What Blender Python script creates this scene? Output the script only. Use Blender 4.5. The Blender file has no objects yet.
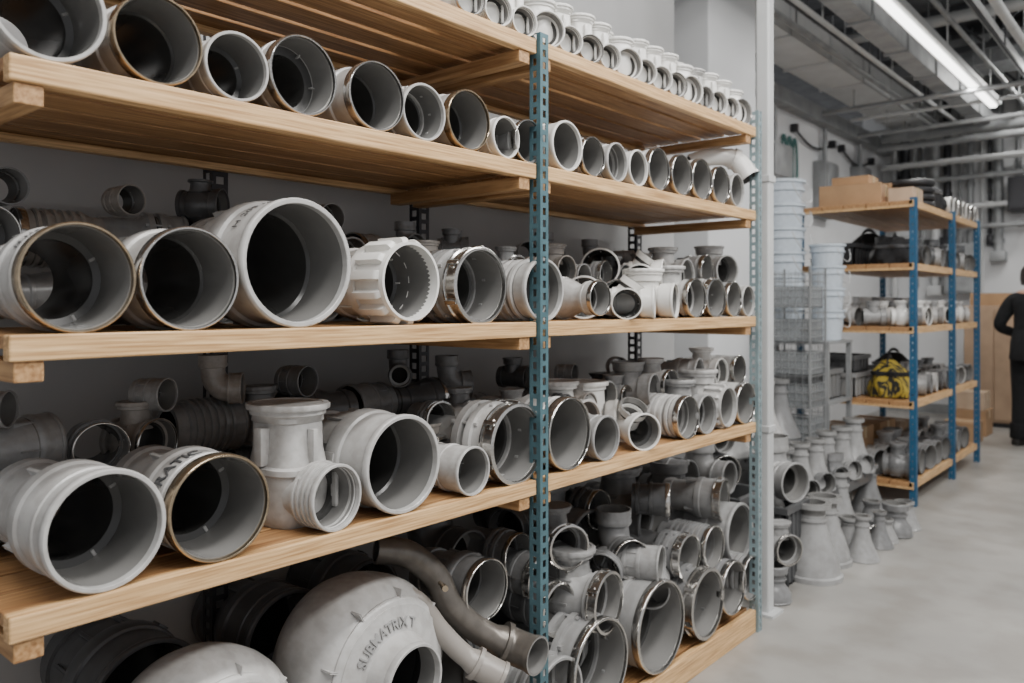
import bpy, bmesh, math, random
from mathutils import Vector, Matrix
random.seed(7)
S = bpy.context.scene
COL = S.collection
TH = math.radians(40.7); SN = math.sin(TH); CS = math.cos(TH)
CX, CH, F = 1.4, 1.36, 800.0

def sy(u, x):
    q = CX - x; r = (u-512)/F
    return q*(CS+SN*r)/(SN-CS*r)
def dep(x, y): return (CX-x)*SN + y*CS
def zz(v, x, y): return CH-(v-305)*dep(x, y)/F

# ------------------------------------------------------------ materials
def mat(name, col, rough=.5, metal=0, var=.12, scale=6, bump=0.0, col2=None, emis=None, alpha=None, detail=4, stretch=None, lo=.35, hi=.65, grain=0, gcol=None):
    m = bpy.data.materials.new(name); m.use_nodes = True
    nt = m.node_tree; b = nt.nodes['Principled BSDF']
    tc = nt.nodes.new('ShaderNodeTexCoord'); mp = nt.nodes.new('ShaderNodeMapping')
    nt.links.new(tc.outputs['Object'], mp.inputs[0])
    if stretch: mp.inputs['Scale'].default_value = stretch
    n = nt.nodes.new('ShaderNodeTexNoise'); n.inputs['Scale'].default_value = scale; n.inputs['Detail'].default_value = detail
    nt.links.new(mp.outputs[0], n.inputs['Vector'])
    cr = nt.nodes.new('ShaderNodeValToRGB')
    c2 = col2 or tuple(max(0, c*(1-var*2)) for c in col)
    cr.color_ramp.elements[0].position = lo; cr.color_ramp.elements[1].position = hi
    cr.color_ramp.elements[0].color = (*c2, 1); cr.color_ramp.elements[1].color = (*col, 1)
    nt.links.new(n.outputs['Fac'], cr.inputs[0])
    out = cr.outputs[0]
    if grain:
        n2 = nt.nodes.new('ShaderNodeTexNoise'); n2.inputs['Scale'].default_value = grain; n2.inputs['Detail'].default_value = 6
        nt.links.new(mp.outputs[0], n2.inputs['Vector'])
        c3 = nt.nodes.new('ShaderNodeValToRGB'); c3.color_ramp.elements[0].position = .38; c3.color_ramp.elements[1].position = .56
        g = gcol or ((.66, .59, .51) if stretch else (.84, .82, .80))
        c3.color_ramp.elements[0].color = (*g, 1); c3.color_ramp.elements[1].color = (1, 1, 1, 1)
        nt.links.new(n2.outputs['Fac'], c3.inputs[0])
        mx = nt.nodes.new('ShaderNodeMix'); mx.data_type = 'RGBA'; mx.blend_type = 'MULTIPLY'; mx.inputs[0].default_value = 1
        nt.links.new(out, mx.inputs[6]); nt.links.new(c3.outputs[0], mx.inputs[7]); out = mx.outputs[2]
    nt.links.new(out, b.inputs['Base Color'])
    b.inputs['Roughness'].default_value = rough; b.inputs['Metallic'].default_value = metal
    if bump:
        bp = nt.nodes.new('ShaderNodeBump'); bp.inputs['Strength'].default_value = bump; bp.inputs['Distance'].default_value = .01
        nt.links.new(n.outputs['Fac'], bp.inputs['Height']); nt.links.new(bp.outputs[0], b.inputs['Normal'])
    if emis:
        b.inputs['Emission Color'].default_value = (*col, 1); b.inputs['Emission Strength'].default_value = emis
    if alpha is not None: b.inputs['Alpha'].default_value = alpha
    return m
M = {}
PV = dict(var=.07, scale=1.6, detail=5, grain=3.5, gcol=(.88, .87, .86))
M['light'] = mat('plastic_light_grey', (.49, .485, .475), .27, **PV)
M['grey'] = mat('plastic_grey', (.32, .32, .318), .28, **PV)
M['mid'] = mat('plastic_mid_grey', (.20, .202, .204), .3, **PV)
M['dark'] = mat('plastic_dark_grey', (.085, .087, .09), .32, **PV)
M['white'] = mat('plastic_white', (.76, .75, .72), .25, var=.05, scale=1.6)
M['warm'] = mat('plastic_warm_grey', (.31, .285, .26), .32, **PV)
M['cast'] = mat('cast_warm_metal', (.17, .153, .135), .33, .5, var=.12, scale=30)
M['inner_shade'] = mat('socket_painted_shade', (.20, .197, .19), .22, var=.08, scale=1)  # plastic darkened in colour to stand in for low light inside sockets
M['bore_shade'] = mat('bore_painted_shade', (.055, .054, .052), .25, var=.1, scale=1)  # near-black colour paints in the deeper shade far inside the opening
M['brass'] = mat('aged_brass', (.50, .40, .28), .2, .9, var=.15)
M['steel'] = mat('brushed_steel', (.62, .605, .58), .16, .95, var=.1, scale=20)
M['dsteel'] = mat('dark_steel', (.05, .05, .055), .4, .6, var=.1)
M['teal'] = mat('teal_painted_steel', (.085, .17, .20), .5, .25, var=.15, scale=14)
M['palepost'] = mat('pale_painted_steel', (.24, .32, .34), .5, .2, var=.12, scale=14)
M['blue'] = mat('blue_painted_steel', (.02, .10, .20), .5, .1, var=.12)
M['wood'] = mat('pine_wood', (.52, .30, .135), .5, col2=(.31, .155, .063), scale=5, detail=7, bump=.15, stretch=(22, .8, 22), lo=.3, hi=.7, grain=9)
M['woodedge'] = mat('pine_wood_edge', (.78, .52, .27), .45, col2=(.55, .335, .15), scale=5, detail=7, bump=.12, stretch=(14, .7, 26), lo=.3, hi=.7, grain=8)
M['woodx'] = mat('pine_wood_cross', (.54, .33, .155), .55, col2=(.35, .19, .08), scale=5, detail=6, bump=.12, stretch=(.8, 14, 14), lo=.3, hi=.7, grain=8)
M['wall'] = mat('painted_wall', (.68, .69, .70), .8, var=.05, scale=1.5)
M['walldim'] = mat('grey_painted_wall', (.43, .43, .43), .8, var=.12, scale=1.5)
M['ceil'] = mat('ceiling_dark', (.11, .114, .12), .9, var=.2)
M['duct'] = mat('galvanised_duct', (.33, .34, .345), .5, .3, var=.15)
M['ddark'] = mat('ceiling_steel', (.08, .083, .09), .6, .3)
M['floor'] = mat('concrete_floor', (.345, .333, .31), .36, col2=(.25, .241, .225), scale=1.1, detail=10, bump=.03, grain=4)
M['card'] = mat('cardboard', (.38, .23, .12), .8, var=.1)
M['cardlight'] = mat('cardboard_light', (.50, .37, .26), .8, var=.1)
M['tapeb'] = mat('packing_tape', (.50, .38, .22), .3, var=.05)
M['black'] = mat('black_plastic', (.018, .018, .02), .5, var=.2)
M['ink'] = mat('black_ink', (.05, .05, .05), .6, var=.1)
M['yellow'] = mat('striped_yellow_fabric', (.42, .31, .04), .85, col2=(.02, .02, .018), scale=3, bump=.5, stretch=(.6, 3.5, .6), lo=.46, hi=.50, detail=2)
M['blackfab'] = mat('black_fabric', (.02, .02, .022), .9, var=.3, scale=12, bump=.6)
M['bluefab'] = mat('blue_fabric', (.03, .09, .17), .85, var=.3, scale=12, bump=.6)
M['bucket'] = mat('bucket_plastic', (.55, .61, .67), .35, var=.05)
M['clear'] = mat('cloudy_bin_plastic', (.36, .38, .39), .25, var=.1, alpha=.45)
M['tan'] = mat('tan_cabinet', (.38, .26, .17), .6, var=.1)
M['cloth'] = mat('black_cloth', (.007, .0075, .009), .95, var=.3, scale=20, bump=.3)
M['skin'] = mat('skin', (.55, .33, .24), .5, var=.08)
M['hair'] = mat('dark_hair', (.03, .02, .015), .6, var=.3, scale=40)
M['sole'] = mat('shoe_leather', (.02, .018, .016), .5)
M['glow'] = mat('lamp_diffuser', (1, .98, .95), .5, var=.0, emis=6)
M['whitemetal'] = mat('white_enamel', (.55, .56, .56), .5, .1, var=.05)
M['glass'] = mat('window_pane', (.5, .58, .62), .1, var=.05)
M['green'] = mat('green_rubber', (.05, .16, .15), .5, var=.1)

# ------------------------------------------------------------ mesh builder
class MB:
    def __init__(s): s.bm = bmesh.new()
    def tube(s, pts, prof, B=(0, 1, 0), seg=36, closed=True, mod=None, step=None):
        pts = [Vector(p) for p in pts]; B = Vector(B).normalized()
        cum = [0]
        for i in range(1, len(pts)): cum.append(cum[-1]+(pts[i]-pts[i-1]).length)
        def at(t):
            i = 0
            while i < len(pts)-2 and t > cum[i+1]: i += 1
            d = (pts[i+1]-pts[i]); l = d.length or 1
            T = d/l; p = pts[i]+T*(t-cum[i]); f = (t-cum[i])/l
            if 0 <= f <= 1 and len(pts) > 2:
                Ta = (pts[i+1]-pts[max(i-1, 0)]).normalized(); Tb = (pts[min(i+2, len(pts)-1)]-pts[i]).normalized()
                T = (Ta*(1-f)+Tb*f).normalized()
            return p, T
        pr = []
        for i, e in enumerate(prof):
            e = (e[0], e[1], e[2] if len(e) > 2 else 0)
            if step and i > 0:
                a = pr[-1]; n = int(abs(e[0]-a[0])/step)
                for k in range(1, n+1):
                    f = k/(n+1); pr.append((a[0]+(e[0]-a[0])*f, a[1]+(e[1]-a[1])*f, e[2]))
            pr.append(e)
        rings = []
        for (t, r, m) in pr:
            p, T = at(t); N = B.cross(T).normalized(); B2 = T.cross(N)
            rings.append([s.bm.verts.new(p+(N*math.cos(2*math.pi*k/seg)+B2*math.sin(2*math.pi*k/seg))*(r*(mod(2*math.pi*k/seg, t) if mod else 1))) for k in range(seg)])
        n = len(rings)
        for i in range(n if closed else n-1):
            a = rings[i]; b = rings[(i+1) % n]; m = pr[(i+1) % n][2]
            for k in range(seg):
                f = s.bm.faces.new((a[k], a[(k+1) % seg], b[(k+1) % seg], b[k])); f.material_index = m
        if not closed:
            for rg in (rings[0], rings[-1]):
                try: s.bm.faces.new(rg)
                except Exception: pass
        return s
    def lx(s, prof, **k):
        if 'seg' not in k: k['seg'] = 48
        return s.tube([(0, 0, 0), (1, 0, 0)], prof, **k)
    def lz(s, prof, c=(0, 0), **k):
        return s.tube([(c[0], c[1], 0), (c[0], c[1], 1)], prof, **k)
    def box(s, a, b, m=0, rot=None, bev=0):
        x0, y0, z0 = [min(p) for p in zip(a, b)]; x1, y1, z1 = [max(p) for p in zip(a, b)]
        vs = bmesh.ops.create_cube(s.bm, size=1)['verts']
        c = Vector(((x0+x1)/2, (y0+y1)/2, (z0+z1)/2))
        for v in vs:
            v.co = Vector((v.co.x*(x1-x0), v.co.y*(y1-y0), v.co.z*(z1-z0)))
            if rot: v.co = rot @ v.co
            v.co += c
        for f in set(f for v in vs for f in v.link_faces): f.material_index = m
        if bev:
            bmesh.ops.bevel(s.bm, geom=list(set(e for v in vs for e in v.link_edges)), offset=bev, segments=2, affect='EDGES', profile=.5)
        return s
    def done(s, name, mats, smooth=True):
        bmesh.ops.recalc_face_normals(s.bm, faces=s.bm.faces[:])
        me = bpy.data.meshes.new(name); s.bm.to_mesh(me); s.bm.free()
        for m in mats: me.materials.append(M[m])
        if smooth:
            for p in me.polygons: p.use_smooth = True
            me.set_sharp_from_angle(angle=math.radians(38))
        return me

def obj(name, me, parent=None, loc=(0, 0, 0), rot=(0, 0, 0), scale=(1, 1, 1)):
    o = bpy.data.objects.new(name, me); COL.objects.link(o)
    o.location = loc; o.rotation_euler = rot; o.scale = scale
    if parent: o.parent = parent
    return o
def root(name, label, cat, group=None, loc=(0, 0, 0), rot=(0, 0, 0), scale=(1, 1, 1), me=None):
    o = obj(name, me, None, loc, rot, scale)
    if me is None: o.empty_display_size = .05
    o['label'] = label; o['category'] = cat
    if group: o['group'] = group
    return o
def struct(name, me):
    o = obj(name, me); o['kind'] = 'structure'; return o

# ------------------------------------------------------------ fitting kinds (rim radius 1, mouth at x=0, body towards -x)
cache = {}
def rim_mesh(mk, w=.14):
    k = ('rim', mk)
    if k not in cache:
        if mk in ('brass', 'steel'): w = .26
        ri = .945 if mk in ('brass', 'steel') else .915
        cache[k] = MB().lx([(-w, .92), (-w, .985), (-w+.015, .995), (-.03, .995), (-.012, .985), (0, .97), (0, ri), (-.012, ri-.01), (-w, ri-.01)]).done('socket_rim', [mk])
    return cache[k]
def nut_mesh(mk):
    k = ('nut', mk)
    if k not in cache:
        def modo(a, t): return 1.0 if ((a*14/(2*math.pi)) % 1 < .42 or t < -.9 or t > -.12) else .86
        mb = MB(); mb.tube([(0, 0, 0), (1, 0, 0)], [(-1.15, .92), (-1.15, 1.02), (-.92, 1.02), (-.90, 1.02), (-.89, 1.12), (-.20, 1.12), (-.14, 1.08), (-.11, 1.0), (0, .985), (0, .92), (-.1, .91)], seg=168, mod=modo)
        cache[k] = mb.done('union_nut', [mk])
    return cache[k]
def clamp_mesh(mk):
    k = ('clamp', mk)
    if k not in cache:
        mb = MB()
        mb.lx([(-.40, .93), (-.40, 1.02), (-.35, 1.03), (-.33, .98), (-.11, .98), (-.09, 1.03), (-.02, 1.03), (0, .98), (0, .94), (-.1, .93)])
        for a in [math.radians(25+60*i) for i in range(6)]:
            cy, cz = math.cos(a)*1.0, math.sin(a)*1.0
            R = Matrix.Rotation(a, 3, 'X')
            mb.box((-.36, cy-.06, cz-.05), (-.06, cy+.08, cz+.05), rot=R, bev=.015)
            if int(math.degrees(a)) % 120 == 25:
                mb.box((-.26, cy-.02, cz-.14), (-.17, cy+.06, cz+.14), rot=R)
                mb.box((-.28, cy-.03, cz-.17), (-.15, cy+.07, cz-.13), rot=R)
        cache[k] = mb.done('clamp_band', [mk])
    return cache[k]
I, K = 1, 2  # material slots with shade painted into the colour: socket, then bore
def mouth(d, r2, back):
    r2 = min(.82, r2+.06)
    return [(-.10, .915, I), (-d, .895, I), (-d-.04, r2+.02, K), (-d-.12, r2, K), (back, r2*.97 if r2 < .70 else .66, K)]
def body_mesh(kind, mk):
    k = (kind, mk)
    if k in cache: return cache[k]
    mb = MB()
    def ribs(n, x0, x1, r, h=.05, w=.03, ph=0):
        for i in range(n):
            a = 2*math.pi*i/n+ph
            cy, cz = math.cos(a)*r, math.sin(a)*r
            mb.box((x0, cy-h, cz-w), (x1, cy+h, cz+w), rot=Matrix.Rotation(a, 3, 'X'), bev=.008)
    if kind == 'bell':
        mb.lx([(-2.9, .74), (-2.75, .74), (-2.72, .80), (-2.5, .80), (-2.46, .74), (-1.9, .75), (-1.5, .88), (-1.3, .92), (-1.27, .97), (-1.22, .985), (-1.02, .985), (-.98, .94), (-.52, .945), (-.50, .975), (-.42, .975), (-.40, .95), (-.10, .965)]+mouth(1.25, .68, -2.9))
        ribs(4, -1.75, -1.25, .86, .08, .03, .5)
    elif kind == 'stepped':
        mb.lx([(-2.9, .80), (-2.6, .80), (-2.58, .86), (-2.4, .86), (-2.38, .80), (-1.95, .80), (-1.86, .90), (-1.30, .92), (-1.27, 1.0), (-1.23, 1.015), (-.92, 1.015), (-.88, 1.0), (-.85, .95), (-.45, .955), (-.10, .965)]+mouth(1.1, .76, -2.9))
        ribs(10, -1.85, -1.25, .92, .05, .025, .2); ribs(3, -1.22, -.95, 1.0, .05, .10, .9)
    elif kind == 'ribbed':
        P = [(-2.6, .82), (-2.2, .82), (-2.15, .9)]
        for i in range(6):
            x = -2.0+i*.27; P += [(x, .90), (x+.02, .985), (x+.12, .985), (x+.14, .90)]
        mb.lx(P+[(-.35, .93), (-.10, .965)]+mouth(1.2, .74, -2.6))
    elif kind == 'taper':
        mb.lx([(-2.9, .66), (-2.75, .66), (-2.73, .72), (-2.6, .72), (-2.58, .64), (-2.05, .66), (-2.0, .72), (-1.9, .72), (-1.88, .68), (-.75, .90), (-.7, .97), (-.66, .985), (-.56, .985), (-.54, .95), (-.10, .965)]+mouth(.8, .60, -2.9))
        ribs(6, -1.3, -.72, .86, .07, .02)
    elif kind == 'flange':
        mb.lx([(-2.7, .8), (-2.5, .8), (-1.5, .80), (-1.42, .86), (-1.30, .98), (-1.27, 1.01), (-1.08, 1.01), (-1.06, .84), (-.92, .84), (-.90, 1.01), (-.72, 1.01), (-.70, .93), (-.10, .965)]+mouth(1.0, .70, -2.7))
        for i in range(8):
            a = 2*math.pi*i/8+.2; cy, cz = math.cos(a)*.945, math.sin(a)*.945
            mb.tube([(-1.40, cy, cz), (-.60, cy, cz)], [(0, .065), (.1, .065), (.11, .04), (.69, .04), (.70, .065), (.80, .065)], B=(0, -math.sin(a), math.cos(a)), seg=6, closed=False)
    elif kind == 'cyl':
        mb.lx([(-2.2, .86), (-2.0, .86), (-1.97, .93), (-1.8, .93), (-1.77, .88), (-1.2, .9), (-1.18, .97), (-1.02, .97), (-1.0, .93), (-.10, .96)]+mouth(1.3, .72, -2.2))
        ribs(8, -1.75, -1.2, .89, .04, .02)
    elif kind == 'reducer':
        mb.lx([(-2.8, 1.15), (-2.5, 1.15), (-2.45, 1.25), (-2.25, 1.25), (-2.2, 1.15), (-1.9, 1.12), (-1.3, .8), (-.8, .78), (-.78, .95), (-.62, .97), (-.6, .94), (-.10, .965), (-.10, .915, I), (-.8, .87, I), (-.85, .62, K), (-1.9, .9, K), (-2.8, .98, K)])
    elif kind == 'valve':
        mb.lx([(-2.7, .92), (-2.5, .92), (-2.45, .82), (-2.2, .80), (-2.0, .97), (-1.5, 1.0), (-1.1, .95), (-.85, .80), (-.6, .80), (-.55, .95), (-.10, .965)]+mouth(.6, .62, -2.7))
        mb.tube([(-1.5, 0, 0), (-1.5, 0, 2)], [(.5, .70), (1.22, .60), (1.30, .62), (1.34, .76), (1.46, .76), (1.48, .5), (.5, .45)], B=(0, 1, 0))
        ribs(8, -2.0, -1.1, .97, .04, .025)
    elif kind == 'tee':
        mb.lx([(-2.9, .86), (-2.6, .86), (-2.58, .92), (-2.4, .92), (-2.38, .8), (-.75, .8), (-.72, .94), (-.5, .965), (-.10, .965)]+mouth(.7, .68, -2.9))
        mb.tube([(-1.6, 0, 0), (-1.6, 0, 2)], [(.4, .76), (1.05, .76), (1.1, .86), (1.45, .88), (1.47, .95), (1.6, .95), (1.6, .84, I), (1.2, .80, I), (.4, .6, K)], B=(0, 1, 0))
    elif kind == 'standing':
        mb.lz([(-1.0, 1.0), (-.8, 1.0), (-.75, .9), (-.4, .98), (.6, 1.0), (.7, .93), (1.3, .90), (1.35, .98), (1.5, .98), (1.52, .7), (-1.0, .7)], c=(-1.5, 0))
        mb.tube([(-1.5, 0, -.1), (0, 0, -.1)], [(.5, .78), (.95, .76), (1.0, .88), (1.1, .94), (1.40, .965), (1.40, .915, I), (.9, .84, I), (.9, .6, K), (.5, .6, K)], B=(0, 1, 0))
    elif kind == 'tower':
        sq = lambda a, t: .90/((abs(math.cos(a))**3.4+abs(math.sin(a))**3.4)**(1/3.4)) if t < 2.15 else 1
        mb.lz([(-1.0, .90), (-.85, 1.0), (-.6, 1.05), (.55, 1.12), (.62, 1.20), (.78, 1.20), (.84, 1.04), (1.3, .95), (2.1, .93), (2.14, .98), (2.3, 1.0), (2.36, 1.08), (2.5, 1.08), (2.52, .8), (-1.0, .7)], c=(-1.9, 0), mod=sq, seg=64)
        P = [(.7, .90), (.98, .84)]
        for i in range(4): x = 1.05+i*.18; P += [(x, .88), (x+.02, .985), (x+.09, .985), (x+.11, .88)]
        mb.tube([(-1.9, 0, 0), (0, 0, 0)], P+[(1.80, .965), (1.80, .915, I), (1.1, .84, I), (1.1, .66, K), (.7, .66, K)], B=(0, 1, 0))
        mb.box((-2.05, -1.16, .86), (-1.75, -.8, 2.0), bev=.05); mb.box((-2.05, .8, .86), (-1.75, 1.16, 1.6), bev=.05)
        mb.box((-1.05, -.10, .86), (-.80, .10, 1.95), bev=.03)
        for yy in (-.70, .70): mb.box((-.86, yy-.07, -.5), (-.66, yy+.07, .6), bev=.03)
    elif kind == 'elbow':
        pts = [(0, 0, 0), (-.9, 0, 0)]+[(-.9-1.1*math.sin(a), 0, 1.1-1.1*math.cos(a)) for a in [i*math.pi/16 for i in range(1, 9)]]+[(-2.0, 0, 2.1)]
        L = sum((Vector(pts[i])-Vector(pts[i-1])).length for i in range(1, len(pts)))
        mb.tube(pts, [(.10, .965), (.75, .94), (.8, .98), (.9, .98), (.95, .82), (L-.8, .82), (L-.75, .94), (L-.6, .98), (L-.5, .94), (L, .96), (L, .88, I), (L-.7, .86, I), (L-.75, .68, K), (.8, .68, K), (.75, .89, I), (.10, .915, I)], B=(0, 1, 0), step=.18)
    elif kind == 'volute':
        mb.lx([(-2.6, .9), (-2.6, 1.35), (-2.5, 1.75), (-2.3, 2.02), (-2.0, 2.22), (-1.7, 2.32), (-1.4, 2.36), (-1.15, 2.33), (-.95, 2.24), (-.80, 2.10), (-.70, 1.96), (-.66, 1.97), (-.62, 1.93), (-.585, 1.80), (-.565, 1.79), (-.56, 1.70), (-.48, 1.28), (-.45, 1.14), (-.3, 1.04), (-.10, .965),
               (-.10, .915, I), (-.5, .90, I), (-.9, 1.3, K), (-2.3, 1.3, K), (-2.5, .9, K)], seg=80)
        ribs(9, -1.1, -.62, 2.02, .14, .02)
    elif kind == 'yoke':
        mb.lx([(-2.5, .80), (-2.2, .80), (-2.15, .9), (-1.95, .9), (-1.9, .74), (-.9, .74), (-.7, .94), (-.10, .965)]+mouth(.7, .62, -2.5))
        mb.tube([(-1.9, 0, 0), (-.9, 0, 1.3)], [(.3, .6), (1.1, .6), (1.13, .74), (1.5, .78), (1.52, .7, I), (1.2, .66, I), (.4, .5, K)], B=(0, 1, 0))
    cache[k] = mb.done(kind+'_body', [mk, 'inner_shade', 'bore_shade'])
    return cache[k]
def cap_mesh(mk, kind):
    k = ('cap', mk, kind)
    if k not in cache:
        z0, r = {'valve': (1.46, .82), 'tee': (1.6, 1.0), 'tower': (2.5, 1.16)}.get(kind, (1.5, 1.06))
        cx = {'tee': -1.6, 'tower': -1.9}.get(kind, -1.5)
        def mod(a, t): return 1+.015*math.cos(18*a)
        mb = MB(); mb.lz([(z0, .3), (z0, r), (z0+.03, r+.02), (z0+.15, r+.02), (z0+.18, r), (z0+.19, r*.86), (z0+.16, r*.84), (z0+.16, .02)], c=(cx, 0), closed=False, seg=72, mod=mod)
        cache[k] = mb.done('top_cap', [mk])
    return cache[k]

CNAME = {'light': 'light grey', 'grey': 'grey', 'mid': 'mid grey', 'dark': 'dark grey', 'white': 'off-white', 'warm': 'warm grey', 'cast': 'cast metal'}
KN = {'bell': ('pipe_coupling', 'pipe coupling', 'pipe coupling'), 'stepped': ('pipe_coupling', 'stepped coupling', 'pipe coupling'),
      'ribbed': ('pipe_coupling', 'ribbed coupling', 'pipe coupling'), 'taper': ('pipe_reducer', 'tapered reducer', 'pipe reducer'), 'flange': ('flanged_coupling', 'bolted flange coupling', 'pipe coupling'),
      'cyl': ('pipe_sleeve', 'pipe sleeve', 'pipe sleeve'), 'reducer': ('pipe_reducer', 'pipe reducer', 'pipe reducer'),
      'valve': ('gate_valve', 'round valve', 'valve'), 'tee': ('pipe_tee', 'pipe tee', 'pipe tee'),
      'standing': ('upright_valve', 'upright valve', 'valve'), 'tower': ('upright_valve', 'tall upright valve', 'valve'),
      'elbow': ('pipe_elbow', 'pipe elbow', 'pipe elbow'), 'volute': ('pump_casing', 'round pump casing', 'pump casing'),
      'yoke': ('branch_fitting', 'branch fitting', 'pipe branch')}
def fit(kind, mk, R, x, y, z, rim=None, yaw=0, lx=1.0, group=None, where='on pine shelf', cap=False, rest=1.0, pitch=0):
    nm, lab, cat = KN[kind]
    lab = CNAME[mk]+' '+lab+{'brass': ', brass rim,', 'steel': ', steel rim,', 'nut': ', castellated nut,', 'clamp': ', metal clamp,'}.get(rim, '')+' '+where
    r = root(nm, lab, cat, group, (x, y, z), (0, pitch, yaw), (R*lx, R, R))
    obj('body', body_mesh(kind, mk), r, (0, 0, rest))
    dz = rest-.1 if kind == 'standing' else rest
    if rim == 'nut': obj('union_nut', nut_mesh(mk), r, (0, 0, dz))
    elif rim == 'clamp':
        o = obj('clamp_band', clamp_mesh('steel'), r, (0, 0, dz)); o['label'] = 'bolted steel clamp band'
    else:
        o = obj('socket_rim', rim_mesh(rim or mk), r, (0, 0, dz))
        if rim: o['label'] = rim+' socket rim'
    if cap: obj('top_cap', cap_mesh(mk, kind), r, (0, 0, rest))
    return r

def lettering(parent, text, size, r0, x0, mk, mode, phi=0, rest=1.0, depth=.01, bold=.0):
    cu = bpy.data.curves.new('t', 'FONT'); cu.body = text; cu.size = size; cu.align_x = 'CENTER'; cu.extrude = depth; cu.offset = bold; cu.resolution_u = 3
    o = bpy.data.objects.new('t', cu); COL.objects.link(o); bpy.context.view_layer.update()
    me = bpy.data.meshes.new_from_object(o.evaluated_get(bpy.context.evaluated_depsgraph_get()))
    bpy.data.objects.remove(o)
    for v in me.vertices:
        tx, ty, tz = v.co
        if mode == 'ring':
            a = tx/r0+phi; rr = r0+.01+tz
            v.co = (x0-ty, rr*math.sin(a), rr*math.cos(a))
        else:
            a = tx/(r0+size*.4)+phi; rr = r0+ty
            v.co = (x0-(rr-r0)*.20+.012+tz, rr*math.sin(a), rr*math.cos(a))
    me.materials.clear(); me.materials.append(M[mk]); me.name = 'lettering'
    q = obj('lettering', me, parent, (0, 0, rest)); q['label'] = 'lettering reading '+text
    return q

def row(items, zs, group, where, x0=0.0):
    L = []; out = {}
    for it in items:
        u, h, kind, mk = it[:4]; rim = it[4] if len(it) > 4 else None
        kw = dict(it[5]) if len(it) > 5 else {}
        x = kw.pop('x', x0); y = sy(u, x); R = h/2*dep(x, y)/F
        L.append([y, R, kind, mk, rim, kw, x, u])
    L.sort(key=lambda e: e[0])
    for i in range(len(L)-1):
        a, b = L[i], L[i+1]
        if abs(a[6]-b[6]) > .12: continue
        gap = b[0]-a[0]; s = a[1]+b[1]
        if s > gap:
            f = max(.88, gap/s*.995); a[1] *= f; b[1] *= f
    for y, R, kind, mk, rim, kw, x, u in L:
        lx = kw.pop('lx', None) or min(1.15, .35/(R*2.9))
        out[u] = fit(kind, mk, R, x, y, zs, rim, yaw=kw.pop('yaw', random.uniform(-.04, .04)), lx=lx, group=group, where=where, **kw)
    return out

ZT, ZA, ZB, ZC, ZD = 2.10, 1.752, 1.312, .872, .092
DEPTH = .56
# ------------------------------------------------------------ main shelving unit
unit = root('shelving_unit', 'long pine shelving with perforated teal steel posts', 'shelving')
Y0 = sy(9, 0); Y1 = sy(541, 0); Y2 = sy(757, 0)
def post_mesh(h, mk, w=.036, e=.011, pitch=.034, bar=.014):
    mb = MB(); t = .003
    mb.box((0, -w/2, 0), (t, -w/2+e, h)); mb.box((0, w/2-e, 0), (t, w/2, h))
    z = 0
    while z < h:
        mb.box((0, -w/2+e, z), (t, w/2-e, min(z+bar, h))); z += pitch
    mb.box((-w, -w/2, 0), (-w+e, -w/2+t, h)); mb.box((-e, -w/2, 0), (0, -w/2+t, h))
    z = .01
    while z < h:
        mb.box((-w+e, -w/2, z), (-e, -w/2+t, min(z+bar, h))); z += pitch
    return mb.done('post', [mk], smooth=False)
pm = post_mesh(ZT+.02, 'teal')
o = obj('post', pm, unit, (.006, Y1+.004, 0)); o['label'] = 'perforated teal steel angle post'
pm2 = post_mesh(ZT+.07, 'palepost')
o = obj('post', pm2, unit, (.006, Y2+.01, 0)); o['label'] = 'perforated pale blue steel angle post'
obj('post', pm, unit, (.006, Y0-.16, 0))
dpm = post_mesh(ZT, 'dsteel', .045)
for yy in (sy(222, -DEPTH), sy(424, -DEPTH-.01), Y2, Y0-.16):
    o = obj('back_post', dpm, unit, (-DEPTH-.012, yy, 0)); o['label'] = 'dark perforated steel rear post'
def deck(z, y0, y1, x1=0.0, fascia=.041):
    mb = MB(); n = 5; g = .018 if z == ZT else .010; w = (DEPTH-.03-g*(n-1))/n
    for i in range(n):
        a = x1-DEPTH+i*(w+g)
        mb.box((a, y0+random.uniform(0, .004), z-.022), (a+w, y1-random.uniform(0, .004), z), bev=.002)
    d = obj('shelf_board', mb.done('shelf_board', ['wood'], False), unit)
    mb = MB(); mb.box((x1-.029, y0, z-fascia), (x1, y1, z+.001), bev=.003)
    mb.box((x1-DEPTH, y0, z-fascia), (x1-DEPTH+.03, y1, z-.023), bev=.003)
    obj('front_rail', mb.done('front_rail', ['woodedge'], False), d)
    for yy in ([y0+.03, y1-.045] if y1 < Y1+.1 else [y0+.03, y1-.06]):
        mb = MB(); mb.box((x1-DEPTH+.02, yy-.022, z-fascia-.034), (x1-.006, yy+.022, z-fascia), bev=.002)
        obj('cross_beam', mb.done('cross_beam', ['woodx'], False), d)
for z in (ZT, ZA, ZB, ZC):
    deck(z, Y0 if z != ZT else Y0-.3, Y1-.02); deck(z, Y1, Y2-.01)
mb = MB()
for i in range(5):
    a = -DEPTH+i*.106
    mb.box((a, Y0-.1, ZD-.025), (a+.096, Y2-.01, ZD), bev=.002)
d = obj('shelf_board', mb.done('shelf_board', ['wood'], False), unit)
mb = MB(); mb.box((-.029, Y0-.1, 0.0), (0, Y2-.01, ZD), bev=.003)
obj('front_rail', mb.done('front_rail', ['woodedge'], False), d)

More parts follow.
